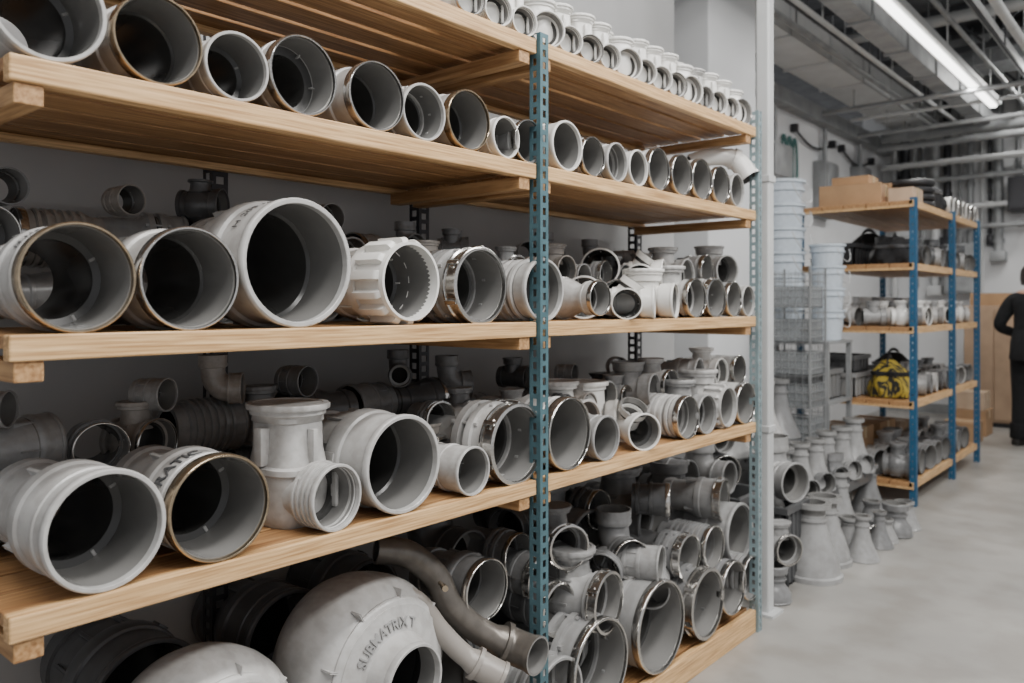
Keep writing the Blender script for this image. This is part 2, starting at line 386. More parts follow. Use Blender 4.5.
# ------------------------------------------------------------ row A
W = 'on pine shelf'
row([(50, 118, 'bell', 'light'), (160, 106, 'stepped', 'light', 'brass'), (238, 80, 'bell', 'light'), (305, 84, 'taper', 'light', 'steel'),
     (378, 80, 'stepped', 'light', 'steel'), (425, 66, 'flange', 'light'), (470, 66, 'stepped', 'light', 'brass'), (507, 52, 'bell', 'white'), (530, 50, 'bell', 'grey', 'steel'),
     (568, 58, 'stepped', 'white'), (594, 48, 'bell', 'light', 'steel'), (618, 46, 'ribbed', 'light'), (639, 42, 'cyl', 'white'), (660, 44, 'bell', 'light', 'steel'),
     (683, 42, 'cyl', 'light', 'steel'), (703, 42, 'bell', 'light', 'steel'), (722, 38, 'bell', 'white', 'steel'), (738, 34, 'cyl', 'light')], ZA, 'couplings on the second shelf', W, x0=-.005)
for i in range(10):
    y = .62+i*.235+random.uniform(-.02, .02)
    fit('cyl', random.choice(['light', 'grey', 'mid']), random.uniform(.055, .07), -.37, y, ZA, None, yaw=random.uniform(-.1, .1), lx=1.0, group='spare fittings behind the couplings', where='behind front row')
# ------------------------------------------------------------ row B
rb = row([(80, 113, 'bell', 'light', 'brass'), (192, 106, 'stepped', 'light', 'steel'), (300, 132, 'stepped', 'light'), (412, 80, 'cyl', 'white', 'nut', dict(rest=1.1)),
     (482, 76, 'flange', 'grey', 'clamp'), (545, 64, 'ribbed', 'light'), (601, 36, 'reducer', 'light', 'steel', dict(rest=1.25)), (627, 32, 'cyl', 'white', None, dict(yaw=-.9)), (655, 34, 'yoke', 'white', None, dict(yaw=.5)),
     (676, 36, 'tee', 'white', None, dict(yaw=.3, cap=True)), (697, 40, 'valve', 'light', 'steel', dict(cap=True)), (717, 44, 'flange', 'light', 'clamp'), (735, 46, 'cyl', 'grey', 'steel'), (749, 36, 'bell', 'light')], ZB, 'fittings on the third shelf', W, x0=-.005)
lettering(rb[300], 'H 200 - D', .22, .96, -.47, 'ink', 'ring', phi=-.55, depth=.004, bold=-.004)
def stackup(lst, zs, group):
    for u, x, dz, h, kd, mk, rim, yaw in lst:
        y = sy(u, x); R = h/2*dep(x, y)/F
        fit(kd, mk, R, x, y, zs+dz, rim, yaw, lx=min(1, .24/(2.9*R)), group=group, where='stacked on others', cap=kd in ('valve', 'standing', 'tower'))
stackup([(618, -.14, .0, 40, 'ribbed', 'white', 'steel', -.9), (640, -.12, .075, 34, 'cyl', 'white', None, -.9), (664, -.10, .10, 32, 'yoke', 'white', None, .4), (688, -.12, .09, 36, 'valve', 'light', None, .1),
         (708, -.12, .115, 34, 'bell', 'grey', 'steel', .1), (728, -.10, .125, 32, 'tee', 'light', None, -.3), (584, -.16, 0, 44, 'taper', 'white', None, -.8), (600, -.22, .11, 40, 'cyl', 'white', None, -1.0)], ZB, 'fittings on the third shelf')
def backrows(z, cols1, cols2, grp, seed):
    random.seed(seed)
    lying = ['taper', 'bell', 'stepped', 'ribbed', 'flange', 'bell', 'cyl']
    for layer in range(2):
        y = .38+layer*.07; i = seed+layer*3
        while y < 3.0:
            R = random.uniform(.062, .070) if y < 1.6 else random.uniform(.048, .054)
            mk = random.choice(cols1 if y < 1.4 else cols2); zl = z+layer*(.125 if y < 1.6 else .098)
            i += 1
            if random.random() < (.22 if layer == 0 else .42):   # short upright pieces breaking up the rows
                kd = random.choice(['valve', 'valve', 'tee'] if layer == 0 else ['valve', 'tee', 'bell', 'flange'])
                s = .95 if layer == 0 else .85
                fit(kd, mk, R*s, -.36, y+R*s, zl, random.choice([None, 'steel']), yaw=random.uniform(-.35, .35), lx=.85, group=grp, where='behind front row', cap=kd in ('valve', 'tee') and (layer == 1 or True) and random.random() < .8 if layer else False)
                y += 2.15*R*s; continue
            kd = lying[i % 7]; ln = R*{'cyl': 2.2, 'ribbed': 2.6, 'flange': 2.7}.get(kd, 2.9); face = random.random() < .5
            yw = (-math.pi/2 if face else math.pi/2)+random.uniform(-.22, .22)
            fit(kd, mk, R, -.455, y if face else y+ln, zl, random.choice([None, None, None, 'steel']), yaw=yw, lx=1, group=grp, where='lying behind front row')
            y += ln+.012
    y = .55
    while y < 2.9:   # a few small items on top of the pile
        R = random.uniform(.034, .044)
        kd = random.choice(['valve', 'cyl', 'tee', 'elbow'] if y > 1.0 else ['cyl', 'bell', 'cyl'])
        fit(kd, random.choice(cols1), R, -.38, y, z+(.245 if y < 1.6 else .192), None, yaw=random.uniform(-1.2, 1.2), lx=.9, group=grp, where='stacked behind front row', cap=False)
        y += random.uniform(.16, .34)
    y = 1.5; i = seed
    while y < 3.1:
        R = random.uniform(.050, .060)
        for lay in (0, 1):
            kd = ['bell', 'flange', 'valve', 'stepped', 'tee'][(i+lay*2) % 5]; r2 = R*(1 if not lay else .85)
            fit(kd, random.choice(cols2), r2, -.20+random.uniform(-.01, .01), y+R, z+(0 if not lay else 2*R-.002), random.choice([None, None, 'clamp', 'steel']), yaw=random.uniform(-.15, .15), lx=.8, group=grp, where='behind front row', cap=kd in ('valve', 'tee') and lay == 1)
        y += 2.04*R+.006; i += 1
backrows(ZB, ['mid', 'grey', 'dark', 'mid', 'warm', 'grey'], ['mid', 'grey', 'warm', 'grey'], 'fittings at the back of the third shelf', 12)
# ------------------------------------------------------------ row C
rc = row([(108, 130, 'bell', 'light', None, dict(yaw=.03)), (222, 114, 'bell', 'light', 'brass'), (338, 68, 'tower', 'light', None, dict(cap=True, yaw=.12)), (405, 100, 'stepped', 'light'),
     (474, 50, 'cyl', 'light'), (519, 80, 'flange', 'light', 'clamp'), (571, 74, 'bell', 'light', 'steel'), (607, 46, 'bell', 'grey'), (645, 38, 'yoke', 'white', None, dict(yaw=-.5)),
     (689, 50, 'ribbed', 'light', 'steel'), (708, 46, 'valve', 'grey', None, dict(cap=True)), (729, 46, 'tee', 'light', 'nut', dict(cap=True, rest=1.1)), (747, 48, 'cyl', 'light', 'steel')], ZC, 'fittings on the fourth shelf', W, x0=-.005)
lettering(rc[222], 'ANORATIC', .36, .950, -.56, 'dark', 'ring', phi=-1.0, depth=.010, bold=.004)
lettering(rb[80], 'H 110', .22, .95, -.6, 'mid', 'ring', phi=-.7, depth=.012)
stackup([(588, -.15, 0, 52, 'valve', 'white', None, 0), (618, -.16, 0, 46, 'standing', 'white', None, .5), (655, -.14, .10, 36, 'tee', 'grey', None, .2), (672, -.13, .12, 32, 'valve', 'light', 'steel', 0), (700, -.13, .13, 36, 'bell', 'grey', None, .2), (722, -.12, .14, 30, 'valve', 'white', None, 0), (740, -.12, .14, 30, 'cyl', 'light', 'steel', 0)], ZC, 'fittings on the fourth shelf')
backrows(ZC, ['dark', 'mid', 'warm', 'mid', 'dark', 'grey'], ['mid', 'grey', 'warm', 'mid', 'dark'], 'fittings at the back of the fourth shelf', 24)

# ------------------------------------------------------------ bottom shelf pile
random.seed(5)
def pile(u, v, h, x, kind, mk, rim=None, yaw=0, lx=None, cap=False, pitch=0):
    y = sy(u, x); R = h/2*dep(x, y)/F; z = max(ZD, zz(v, x, y)-R)
    return fit(kind, mk, R, x, y, z, rim, yaw, lx or min(1, .30/(2.6*R)), 'pile of fittings on the bottom shelf', 'piled on bottom shelf', cap, pitch=pitch)
cas = pile(416, 684, 78, .0, 'volute', 'light', None, .04, lx=1.45)
lettering(cas, 'SUBMATRIX T', .36, 1.26, -.468, 'grey', 'face', phi=-.30, depth=.016, bold=.003)
pile(250, 772, 84, .0, 'volute', 'light', None, .02, lx=1.45)
pile(92, 840, 90, -.05, 'volute', 'mid', None, .0, lx=1.4)
fit('volute', 'mid', .070, -.02, .86, ZD, None, 0, 1.2, 'pile of fittings on the bottom shelf', 'piled on bottom shelf', rest=2.36)
fit('volute', 'grey', .070, -.02, 1.26, ZD, None, 0, 1.2, 'pile of fittings on the bottom shelf', 'piled on bottom shelf', rest=2.36)
for a in [(488, 590, 62, -.10, 'stepped', 'mid', 'steel'), (545, 580, 50, -.16, 'cyl', 'mid', 'clamp'), (603, 668, 96, .0, 'flange', 'grey', 'steel'),
          (663, 627, 92, .0, 'stepped', 'grey', 'steel'), (709, 604, 68, .0, 'flange', 'mid', 'clamp'), (735, 588, 54, .0, 'bell', 'mid', 'steel'), (753, 578, 44, .0, 'ribbed', 'grey', 'steel'),
          (690, 558, 46, -.06, 'flange', 'mid', 'clamp'), (662, 565, 38, -.03, 'cyl', 'grey', None, .3), (715, 548, 44, -.05, 'ribbed', 'mid', 'steel'), (741, 533, 60, -.06, 'stepped', 'grey'),
          (725, 500, 42, -.10, 'bell', 'grey', 'clamp', .2), (655, 520, 60, -.25, 'valve', 'mid', None, 0, None, True), (700, 500, 44, -.28, 'tee', 'mid'), (590, 545, 70, -.28, 'elbow', 'mid'),
          (570, 548, 44, -.12, 'valve', 'mid', 'clamp', -.4, None, True), (560, 610, 52, -.10, 'cyl', 'dark', 'clamp'), (500, 640, 80, -.30, 'bell', 'dark'), (438, 700, 110, -.30, 'bell', 'mid'),
          (560, 700, 80, -.02, 'ribbed', 'grey'), (470, 770, 100, .0, 'bell', 'grey'), (470, 560, 60, -.32, 'elbow', 'dark'), (540, 520, 50, -.36, 'tee', 'dark'), (690, 480, 40, -.36, 'bell', 'mid'),
          (730, 478, 34, -.30, 'elbow', 'grey'), (640, 590, 60, -.32, 'bell', 'dark'), (740, 560, 50, -.36, 'bell', 'mid'), (150, 700, 120, -.33, 'stepped', 'dark'), (290, 640, 100, -.38, 'bell', 'dark'), (370, 600, 80, -.42, 'stepped', 'dark'),
          (610, 603, 60, -.02, 'valve', 'grey', 'clamp', .1, None, True), (632, 560, 40, -.10, 'elbow', 'mid', 'steel', -.5), (600, 510, 40, -.30, 'flange', 'dark', 'steel'), (670, 500, 34, -.14, 'cyl', 'dark', 'steel', .5), (520, 556, 46, -.22, 'flange', 'mid', 'steel'),
          (600, 575, 44, -.14, 'taper', 'mid', None, -1.1), (650, 590, 40, -.10, 'taper', 'grey', None, -1.2), (560, 650, 50, -.16, 'taper', 'mid', None, -1.2), (505, 530, 44, -.34, 'taper', 'dark', None, -1.4)]:
    pile(*a)
def curved(name, label, pts_uvx, r, mk, mouth_=1.3, grp='curved pipes on the bottom shelf'):
    P = []
    for u, v, x in pts_uvx:
        yy = sy(u, x); P.append(Vector((x, yy, zz(v, x, yy))))
    Q = []; n = len(P)
    for i in range(n-1):
        p0, p1, p2, p3 = P[max(i-1, 0)], P[i], P[i+1], P[min(i+2, n-1)]
        for k in range(8):
            t = k/8
            Q.append(.5*((2*p1)+(-p0+p2)*t+(2*p0-5*p1+4*p2-p3)*t*t+(-p0+3*p1-3*p2+p3)*t**3))
    Q.append(P[-1])
    base = Q[0].copy(); Q = [q-base for q in Q]
    L = sum((Q[i]-Q[i-1]).length for i in range(1, len(Q)))
    N = Vector()
    for i in range(1, len(Q)-1): N += (Q[i]-Q[i-1]).cross(Q[i+1]-Q[i])
    N = N.normalized() if N.length > 1e-6 else Vector((0, 0, 1))
    R = r*mouth_
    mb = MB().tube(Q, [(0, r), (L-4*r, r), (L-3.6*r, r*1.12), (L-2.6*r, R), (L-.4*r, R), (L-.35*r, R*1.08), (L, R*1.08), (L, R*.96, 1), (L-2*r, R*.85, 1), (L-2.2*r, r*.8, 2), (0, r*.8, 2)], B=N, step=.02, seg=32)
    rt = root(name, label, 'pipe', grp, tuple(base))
    obj('body', mb.done('body', [mk, 'inner_shade', 'bore_shade']), rt)
    c = MB().tube(Q, [(L-3.2*r, R*.9), (L-3.2*r, R*1.14), (L-2.7*r, R*1.14), (L-2.7*r, R*.9)], B=N, seg=32)
    obj('collar', c.done('collar', [mk]), rt)
    return rt
curved('curved_pipe', 'thick cast metal pipe bending down to a flared mouth', [(376, 550, -.24), (408, 554, -.20), (436, 577, -.17), (450, 605, -.14), (478, 630, -.10), (513, 646, -.04), (538, 656, .04)], .036, 'cast', 1.35)
curved('curved_pipe', 'warm grey curved pipe with a flared mouth', [(388, 592, -.16), (417, 602, -.12), (441, 632, -.09), (468, 658, -.05), (503, 678, .02)], .027, 'warm', 1.4)
l = MB().tube([(0, 0, 0), (.06, -.04, .01)], [(0, .006), (.05, .006), (.052, .009), (.075, .008)], B=(0, 0, 1), closed=False, seg=12).done('brass_lever', ['brass'])
yt = sy(440, -.11)
root('brass_tap', 'small brass tap stub resting against curved pipes', 'tap', None, (-.11, yt, zz(583, -.11, yt)), me=l)

# ------------------------------------------------------------ top shelf white fittings
n = 0
for rowx, tint in ((-.01, 0), (-.25, 1)):
    y = 1.48+tint*.05
    while y < Y2-.05:
        R = .044+random.uniform(-.001, .001)
        kd = 'tower' if n % 4 != 3 else 'standing'
        mk = 'white' if random.random() < .93 else 'light'
        s = {'tower': 1.0, 'standing': 1.22}[kd]
        fit(kd, mk, R*s, rowx, y, ZT, 'steel' if n % 5 == 0 else None, yaw=-.35+random.uniform(-.12, .12), lx=.92, group='white fittings on the top shelf', where='on top shelf', cap=True)
        if tint:
            zt = ZT+(3.69 if kd == 'tower' else 2.69)*R*s
            fit('standing', 'white', R*1.05, rowx, y, zt, None, yaw=-.35+random.uniform(-.15, .15), lx=.9, group='white fittings on the top shelf', where='stacked on another fitting', cap=True)
        y += 2.42*R; n += 1
curved('bent_pipe', 'smooth off-white bent pipe with a flared mouth', [(690, 163, -.22), (712, 157, -.15), (735, 160, -.08), (750, 178, -.02)], .036, 'white', 1.15, None)

# ------------------------------------------------------------ structure
def plane_box(name, a, b, mk): return struct(name, MB().box(a, b).done(name, [mk], False))
HC = 4.3
plane_box('floor', (-4.2, -4, -.1), (7, 16, 0), 'floor')
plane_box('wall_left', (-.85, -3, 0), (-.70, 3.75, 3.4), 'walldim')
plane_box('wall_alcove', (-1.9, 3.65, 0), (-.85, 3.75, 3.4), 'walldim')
plane_box('wall_far_left', (-2.0, 3.76, 0), (-1.75, 11.1, 3.45), 'wall')
plane_box('wall_back', (-2.0, 11.1, 0), (7, 11.25, HC), 'wall')
plane_box('ceiling', (-4.2, -1, HC), (7, 16, HC+.1), 'ceil')
plane_box('trim_1', (-1.74, 3.76, 3.30), (-1.62, 11.09, 3.45), 'duct')
plane_box('baseboard_back', (-1.74, 11.07, 0), (6, 11.1, .12), 'duct')
yc0, yc1 = sy(709, -.86), sy(756, -.86)
struct('trim_3', MB().box((-1.25, yc0, 0), (-.86, yc1, HC), bev=.01).done('column', ['wall'], False))
wp = MB(); yp = sy(765, -.06)
wp.box((-.09, yp-.03, 0), (-.03, yp+.03, HC), bev=.008)
wp.box((-.12, yp-.06, 0), (0, yp+.06, .012))
for dz in (.8, 1.9, 2.9): wp.box((-.095, yp-.035, dz), (-.025, yp+.035, dz+.03), bev=.003)
root('support_post', 'slim pale grey steel post from floor to ceiling', 'post', None, (0, 0, 0), me=wp.done('support_post', ['whitemetal'], False))

def window(n, x0, x1, z0, z1):
    mb = MB(); y = 11.09
    mb.box((x0, y-.05, z0), (x1, y, z1), 1)
    for a in (x0, x1-.05): mb.box((a, y-.08, z0), (a+.05, y-.02, z1), 0)
    for a in (z0, z1-.05): mb.box((x0, y-.08, a), (x1, y-.02, a+.05), 0)
    xm = (x0+x1)/2; mb.box((xm-.02, y-.07, z0), (xm+.02, y-.02, z1), 0)
    struct('window_%d' % n, mb.done('window', ['duct', 'glass'], False))
window(1, .0, .9, 2.2, 3.1)
window(2, 1.6, 2.6, 2.2, 3.1)
dm = MB(); dm.box((1.6, 11.0, 0), (2.6, 11.09, 2.1), 0); dm.box((1.68, 10.98, .05), (2.52, 11.0, 2.03), 1, bev=.005); dm.box((1.74, 10.94, 1.0), (1.86, 10.98, 1.03), 2)
struct('door_1', dm.done('door', ['whitemetal', 'tan', 'steel'], False))
for i, (x, z0, z1, rr) in enumerate([(-1.58, 1.4, HC, .04), (-1.45, 2.85, HC, .06), (-1.34, 1.7, HC, .02), (-1.25, 2.1, HC, .03), (-1.1, 1.6, HC, .05), (-.97, 2.2, HC, .045), (-.84, 2.2, HC, .02), (-.72, 1.9, HC, .04), (-.6, 1.2, HC, .02), (-.52, 2.2, HC, .02), (-.42, 2.0, HC, .05), (-.22, 2.95, HC, .025), (-.08, 1.6, HC, .02), (.2, 3.15, HC, .03), (.5, 3.15, HC, .05)]):
    mb = MB().lz([(z0, rr), (z1, rr)], c=(0, 0), closed=False, seg=16)
    for k in range(3): mb.lz([(z0+.1+k*.4, rr*1.3), (z0+.15+k*.4, rr*1.3)], closed=False, seg=16)
    mb.box((-rr*1.6, -rr*1.6, z0-.12), (rr*1.6, rr*1.6, z0), bev=.005)
    root('conduit_pipe', 'vertical metal conduit fixed to the wall', 'conduit', 'wall conduits', (x, 11.09-rr*1.7, 0), me=mb.done('conduit_pipe', [['whitemetal', 'dsteel', 'duct', 'duct'][i % 4]]))
for k, (z, x0) in enumerate(((2.9, -1.7), (2.55, -1.2), (2.3, -.9), (3.1, -1.7))):
    mb = MB(); mb.tube([(0, 0, 0), (1, 0, 0)], [(0, .03), (1.9, .03)], closed=False, seg=14)
    for q in range(4): mb.tube([(0, 0, 0), (1, 0, 0)], [(.2+q*.5, .042), (.25+q*.5, .042)], closed=False, seg=14); mb.box((.21+q*.5, 0, -.01), (.23+q*.5, .24, .01))
    root('conduit_pipe', 'horizontal metal conduit fixed to the wall', 'conduit', 'wall conduits', (x0, 10.86, z), me=mb.done('conduit_pipe', [['duct', 'whitemetal', 'duct', 'whitemetal'][k]]))
for x, z, ww, hh, mk_ in ((-.97, 1.5, .32, .6, 'duct'), (-1.52, 2.2, .22, .45, 'whitemetal'), (-.30, 2.45, .24, .4, 'dsteel')):
    mb = MB(); mb.box((0, 0, 0), (ww, .28, hh), bev=.01); mb.box((.03, -.015, .03), (ww-.03, 0, hh-.03), bev=.004); mb.box((ww-.08, -.03, hh*.45), (ww-.05, -.012, hh*.55))
    root('electrical_cabinet', 'steel electrical cabinet mounted on the wall', 'cabinet', 'wall cabinets', (x, 10.82, z), me=mb.done('electrical_cabinet', [mk_], False))
for k, (yy, zz0, ww, hh) in enumerate(((7.2, 2.55, .5, .35), (8.6, 2.3, .4, .6), (9.8, 2.5, .35, .5))):
    mb = MB(); mb.box((0, 0, 0), (.14, ww, hh), bev=.01); mb.box((.14, .03, .03), (.155, ww-.03, hh-.03), bev=.004)
    mb.tube([(.06, ww/2, 0), (.06, ww/2, 1)], [(hh, .025), (3.28-zz0, .025)], B=(1, 0, 0), closed=False, seg=12)
    root('junction_box', 'grey steel junction box with riser pipe on wall', 'electrical box', 'wall boxes', (-1.75, yy, zz0), me=mb.done('junction_box', ['duct']))
for k in range(2):
    P = [(0, i*.11, -.12*math.sin(math.pi*i/10)) for i in range(11)]
    L = sum((Vector(P[i])-Vector(P[i-1])).length for i in range(1, 11))
    mb = MB().tube(P, [(0, .012), (L, .012)], B=(1, 0, 0), closed=False, step=.05, seg=8); mb.box((-.03, -.03, -.04), (.03, .03, .04)); mb.box((-.03, 1.07, -.04), (.03, 1.13, .04))
    root('wall_cable', 'dark cable drooping between wall clips', 'cable', 'wall cables', (-1.71, 8.0+k*1.4, 3.15), me=mb.done('wall_cable', ['dsteel']))

# ------------------------------------------------------------ ceiling services
def run(name, label, a, b, w, h, mk, ribs=True, round_=False):
    a = Vector(a); b = Vector(b); d = b-a; L = d.length
    mb = MB()
    if round_:
        mb.tube([(0, 0, 0), (0, 1, 0)], [(0, w/2), (L, w/2)], B=(1, 0, 0), closed=False, seg=20)
        k = .3
        while k < L and ribs:
            mb.tube([(0, 0, 0), (0, 1, 0)], [(k, w/2*1.08), (k+.03, w/2*1.08)], B=(1, 0, 0), closed=False, seg=20); k += 1.0
    else:
        mb.box((-w/2, 0, -h/2), (w/2, L, h/2)); k = .2
        while k < L and ribs:
            mb.box((-w/2-.015, k, -h/2-.015), (w/2+.015, k+.03, h/2+.015)); k += .9
    k = .3
    while k < L:
        mb.box((-.006, k, h/2-.01), (.006, k+.012, HC-a.z)); k += 1.8
    return root(name, label, 'duct' if 'duct' in name else 'pipe', None, tuple(a), (0, 0, math.atan2(-d.x, d.y)), me=mb.done(name, [mk], round_))
run('air_duct', 'rectangular pale air duct hung from the ceiling', (-1.25, 4.2, 3.62), (-1.25, 10.9, 3.62), .4, .26, 'whitemetal')
run('air_duct', 'round galvanised air duct hung from the ceiling', (.95, 4.2, 3.55), (.95, 11.0, 3.55), .30, .30, 'duct', round_=True)
for x, z, dd, mk_ in ((-.96, 3.5, .05, 'duct'), (-.88, 3.6, .06, 'ddark'), (-.76, 3.5, .04, 'whitemetal'), (-.66, 3.62, .05, 'duct'), (-.02, 3.5, .04, 'duct'), (.06, 3.72, .08, 'whitemetal'), (.14, 3.55, .03, 'ddark'), (.28, 3.55, .07, 'whitemetal'), (.42, 3.65, .04, 'duct'), (.60, 3.6, .09, 'duct'), (1.3, 3.5, .06, 'ddark')):
    run('ceiling_pipe', 'thin service pipe below the ceiling', (x, 4, z), (x, 10.95, z), dd, dd, mk_, round_=True)
run('steel_channel', 'grey steel channel beam hung below the ceiling', (-.43, 3.9, 3.44), (-.43, 10.9, 3.44), .16, .14, 'duct')
run('cable_tray', 'dark cable tray hung below the ceiling', (1.7, 4, 3.6), (1.7, 11, 3.6), .35, .08, 'ddark')
for y, z, dd, mk_ in ((8.2, 3.3, .05, 'duct'), (7.6, 3.80, .10, 'whitemetal'), (9.3, 3.25, .05, 'duct'), (9.05, 3.38, .04, 'whitemetal'), (10.0, 3.2, .08, 'duct'), (10.4, 3.05, .05, 'whitemetal'), (10.2, 3.35, .12, 'duct'), (5.6, 3.84, .06, 'duct')):
    run('ceiling_pipe', 'pipe crossing under the ceiling', (-1.5, y, z), (4.0, y, z), dd, dd, mk_, round_=True)
run('air_duct', 'grey duct crossing under the ceiling', (-1.5, 9.6, 3.98), (4.5, 9.6, 3.98), .5, .3, 'duct')
run('air_duct', 'galvanised duct crossing under the ceiling', (-1.5, 6.0, 4.1), (4.5, 6.0, 4.1), .4, .3, 'duct')
for yy in (5.0, 6.9, 8.8, 10.5):
    mb = MB(); x0, x1 = -1.9, 5.0
    mb.box((x0, -.03, 0), (x1, .03, .06)); mb.box((x0, -.03, .40), (x1, .03, .46))
    x = x0; k = 0
    while x < x1-.3:
        ln = math.hypot(.35, .38); an = math.atan2(.38, .35)*(1 if k % 2 else -1)
        mb.box((x+.175-ln/2, -.012, .218), (x+.175+ln/2, .012, .242), rot=Matrix.Rotation(-an, 3, 'Y')); x += .35; k += 1
    root('roof_truss', 'dark steel roof truss below the ceiling', 'truss', 'roof trusses', (0, yy, HC-.48), me=mb.done('roof_truss', ['ddark'], False))
def lamp(x, y0, y1, z, w=.045):
    r = root('ceiling_lamp', 'long linear ceiling lamp with a bright diffuser', 'lamp', 'ceiling lamps', (x, y0, z))
    L = y1-y0
    mb = MB(); mb.box((-w-.02, 0, 0), (w+.02, L, .06), bev=.008); mb.box((-.03, .0, .05), (.03, L, .10))
    for k in (.2, L/2, L-.2): mb.box((-.005, k, .1), (.005, k+.01, HC-z))
    obj('housing', mb.done('housing', ['whitemetal'], False), r)
    mb = MB(); mb.box((-w*.7, .03, -.025), (w*.7, L-.03, 0), bev=.01)
    obj('diffuser', mb.done('diffuser', ['glow'], False), r)
lamp(-.16, 5.3, 9.2, 3.35); lamp(2.6, 4.6, 9.8, 3.5)

# ------------------------------------------------------------ blue storage rack
rack = root('storage_rack', 'blue steel storage rack with pine shelves', 'shelving')
ya = sy(915, -.06); yb = sy(978, -.06); RD = .76
rz = [zz(200, -.06, ya), zz(263, -.06, ya), zz(327, -.06, ya), zz(402, -.06, ya), .16]
pb = post_mesh(rz[0]+.02, 'blue', .040, e=.017, pitch=.05, bar=.038)
for x, y in ((-.05, ya), (-.05, (ya+yb)/2+.1), (-.05, yb), (-.06-RD, ya), (-.06-RD, yb)): obj('post', pb, rack, (x, y, 0))
for z in rz:
    mb = MB()
    for i in range(5): mb.box((-.06-RD+i*(RD/5), ya-.03, z-.03), (-.06-RD+(i+1)*(RD/5)-.008, yb+.03, z), bev=.002)
    mb.box((-.09, ya-.03, z-.045), (-.062, yb+.03, z+.001), 1); mb.box((-.06-RD, ya-.03, z-.045), (-.09, ya, z-.03), 1)
    obj('shelf_board', mb.done('shelf_board', ['wood', 'woodedge'], False), rack)
def cbox(x, y, z, w, d, h, mk='card', lab='closed brown cardboard box', where='on storage rack', yaw=0):
    r = root('cardboard_box', lab+' '+where, 'box', 'cardboard boxes', (x, y, z), (0, 0, yaw))
    mb = MB(); mb.box((-w/2, -d/2, 0), (w/2, d/2, h), bev=.004); mb.box((-w/2, -d/2, h), (w/2, -.002, h+.003)); mb.box((-w/2, .002, h), (w/2, d/2, h+.003))
    obj('body', mb.done('body', [mk], False), r)
    mb = MB(); mb.box((-w/2-.001, -.025, h+.003), (w/2+.001, .025, h+.005)); mb.box((w/2, -.025, h-.08), (w/2+.002, .025, h+.005)); mb.box((-w/2-.002, -.025, h-.08), (-w/2, .025, h+.005))
    obj('tape', mb.done('tape', ['tapeb'], False), r)
def crate(x, y, z, w, d, h, mk='mid', lab='grey plastic crate', where='on storage rack', yaw=0):
    t = .012; mb = MB(); mb.box((-w/2, -d/2, 0), (w/2, d/2, t))
    for a, b in (((-w/2, -d/2, 0), (-w/2+t, d/2, h)), ((w/2-t, -d/2, 0), (w/2, d/2, h)), ((-w/2, -d/2, 0), (w/2, -d/2+t, h)), ((-w/2, d/2-t, 0), (w/2, d/2, h))): mb.box(a, b)
    for a, b in (((-w/2-.015, -d/2-.015, h-.03), (-w/2, d/2+.015, h)), ((w/2, -d/2-.015, h-.03), (w/2+.015, d/2+.015, h)), ((-w/2, -d/2-.015, h-.03), (w/2, -d/2, h)), ((-w/2, d/2, h-.03), (w/2, d/2+.015, h))): mb.box(a, b)
    for i in range(5): mb.box((w/2, -d/2+d*(i+.4)/5, 0), (w/2+.006, -d/2+d*(i+.5)/5, h-.03)); mb.box((-w/2+w*(i+.4)/5, -d/2-.006, 0), (-w/2+w*(i+.5)/5, -d/2, h-.03))
    root('plastic_crate', lab+' '+where, 'crate', 'plastic crates', (x, y, z), (0, 0, yaw), me=mb.done('plastic_crate', [mk], False))
def coil(x, y, z, R, r, mk, lab):
    mb = MB()
    for k in range(4):
        P = [(R*math.cos(2*math.pi*i/36), R*math.sin(2*math.pi*i/36), r+k*2*r) for i in range(37)]
        L = sum((Vector(P[i])-Vector(P[i-1])).length for i in range(1, 37))
        mb.tube(P, [(0, r), (L, r)], B=(0, 0, 1), closed=False, step=.03, seg=10)
    root('hose_coil', lab, 'hose', None, (x, y, z), me=mb.done('hose_coil', [mk]))
def sack(x, y, z, w, d, h, mk, lab):
    r = root('tool_bag', lab, 'bag', 'tool bags', (x, y, z), (0, 0, random.uniform(-.5, .5)))
    ph = random.uniform(0, 6)
    bm_ = lambda a, t: 1+.14*math.cos(2*a)+.08*math.sin(5*a+t*6+ph)+.05*math.sin(9*a-t*9)
    P = [(0, .85), (.04, 1.0), (.2, 1.04), (.4, .98), (.55, .86), (.66, .90), (.78, .70), (.9, .48), (.97, .36), (1.0, .15)]
    obj('body', MB().lz(P, closed=False, seg=40, mod=bm_).done('body', [mk]), r, scale=(w/2, d/2, h))
    obj('strap', MB().lz([(.56, .84), (.60, .93), (.68, .94), (.70, .80)], seg=40, mod=bm_).done('strap', ['blackfab' if mk != 'blackfab' else 'dark']), r, scale=(w/2, d/2, h))
    hp = [(.0, .6*math.cos(a), .80+.30*math.sin(a)) for a in [i*math.pi/12 for i in range(13)]]
    obj('handle', MB().tube(hp, [(0, .05), (1.4, .05)], B=(1, 0, 0), closed=False, step=.15, seg=8).done('handle', ['black']), r, scale=(w/2, d/2, h))
SR = 'fittings on the storage rack'; ON = 'on storage rack'
z0 = rz[0]
cbox(-.52, ya+.22, z0, .42, .36, .15, 'card', yaw=.1); cbox(-.17, ya+.20, z0, .16, .26, .10, 'cardlight', 'small light cardboard box'); cbox(-.5, ya+.66, z0, .3, .3, .20)
cbox(-.52, ya+.22, z0+.156, .26, .22, .06, 'card', 'flat brown cardboard box')
coil(-.22, ya+.60, z0, .12, .027, 'black', 'black hose coil lying on storage rack'); sack(-.24, ya+.92, z0, .28, .28, .24, 'blackfab', 'black cloth tool bag on storage rack'); sack(-.55, ya+1.0, z0, .26, .26, .22, 'blackfab', 'black cloth tool bag on storage rack')
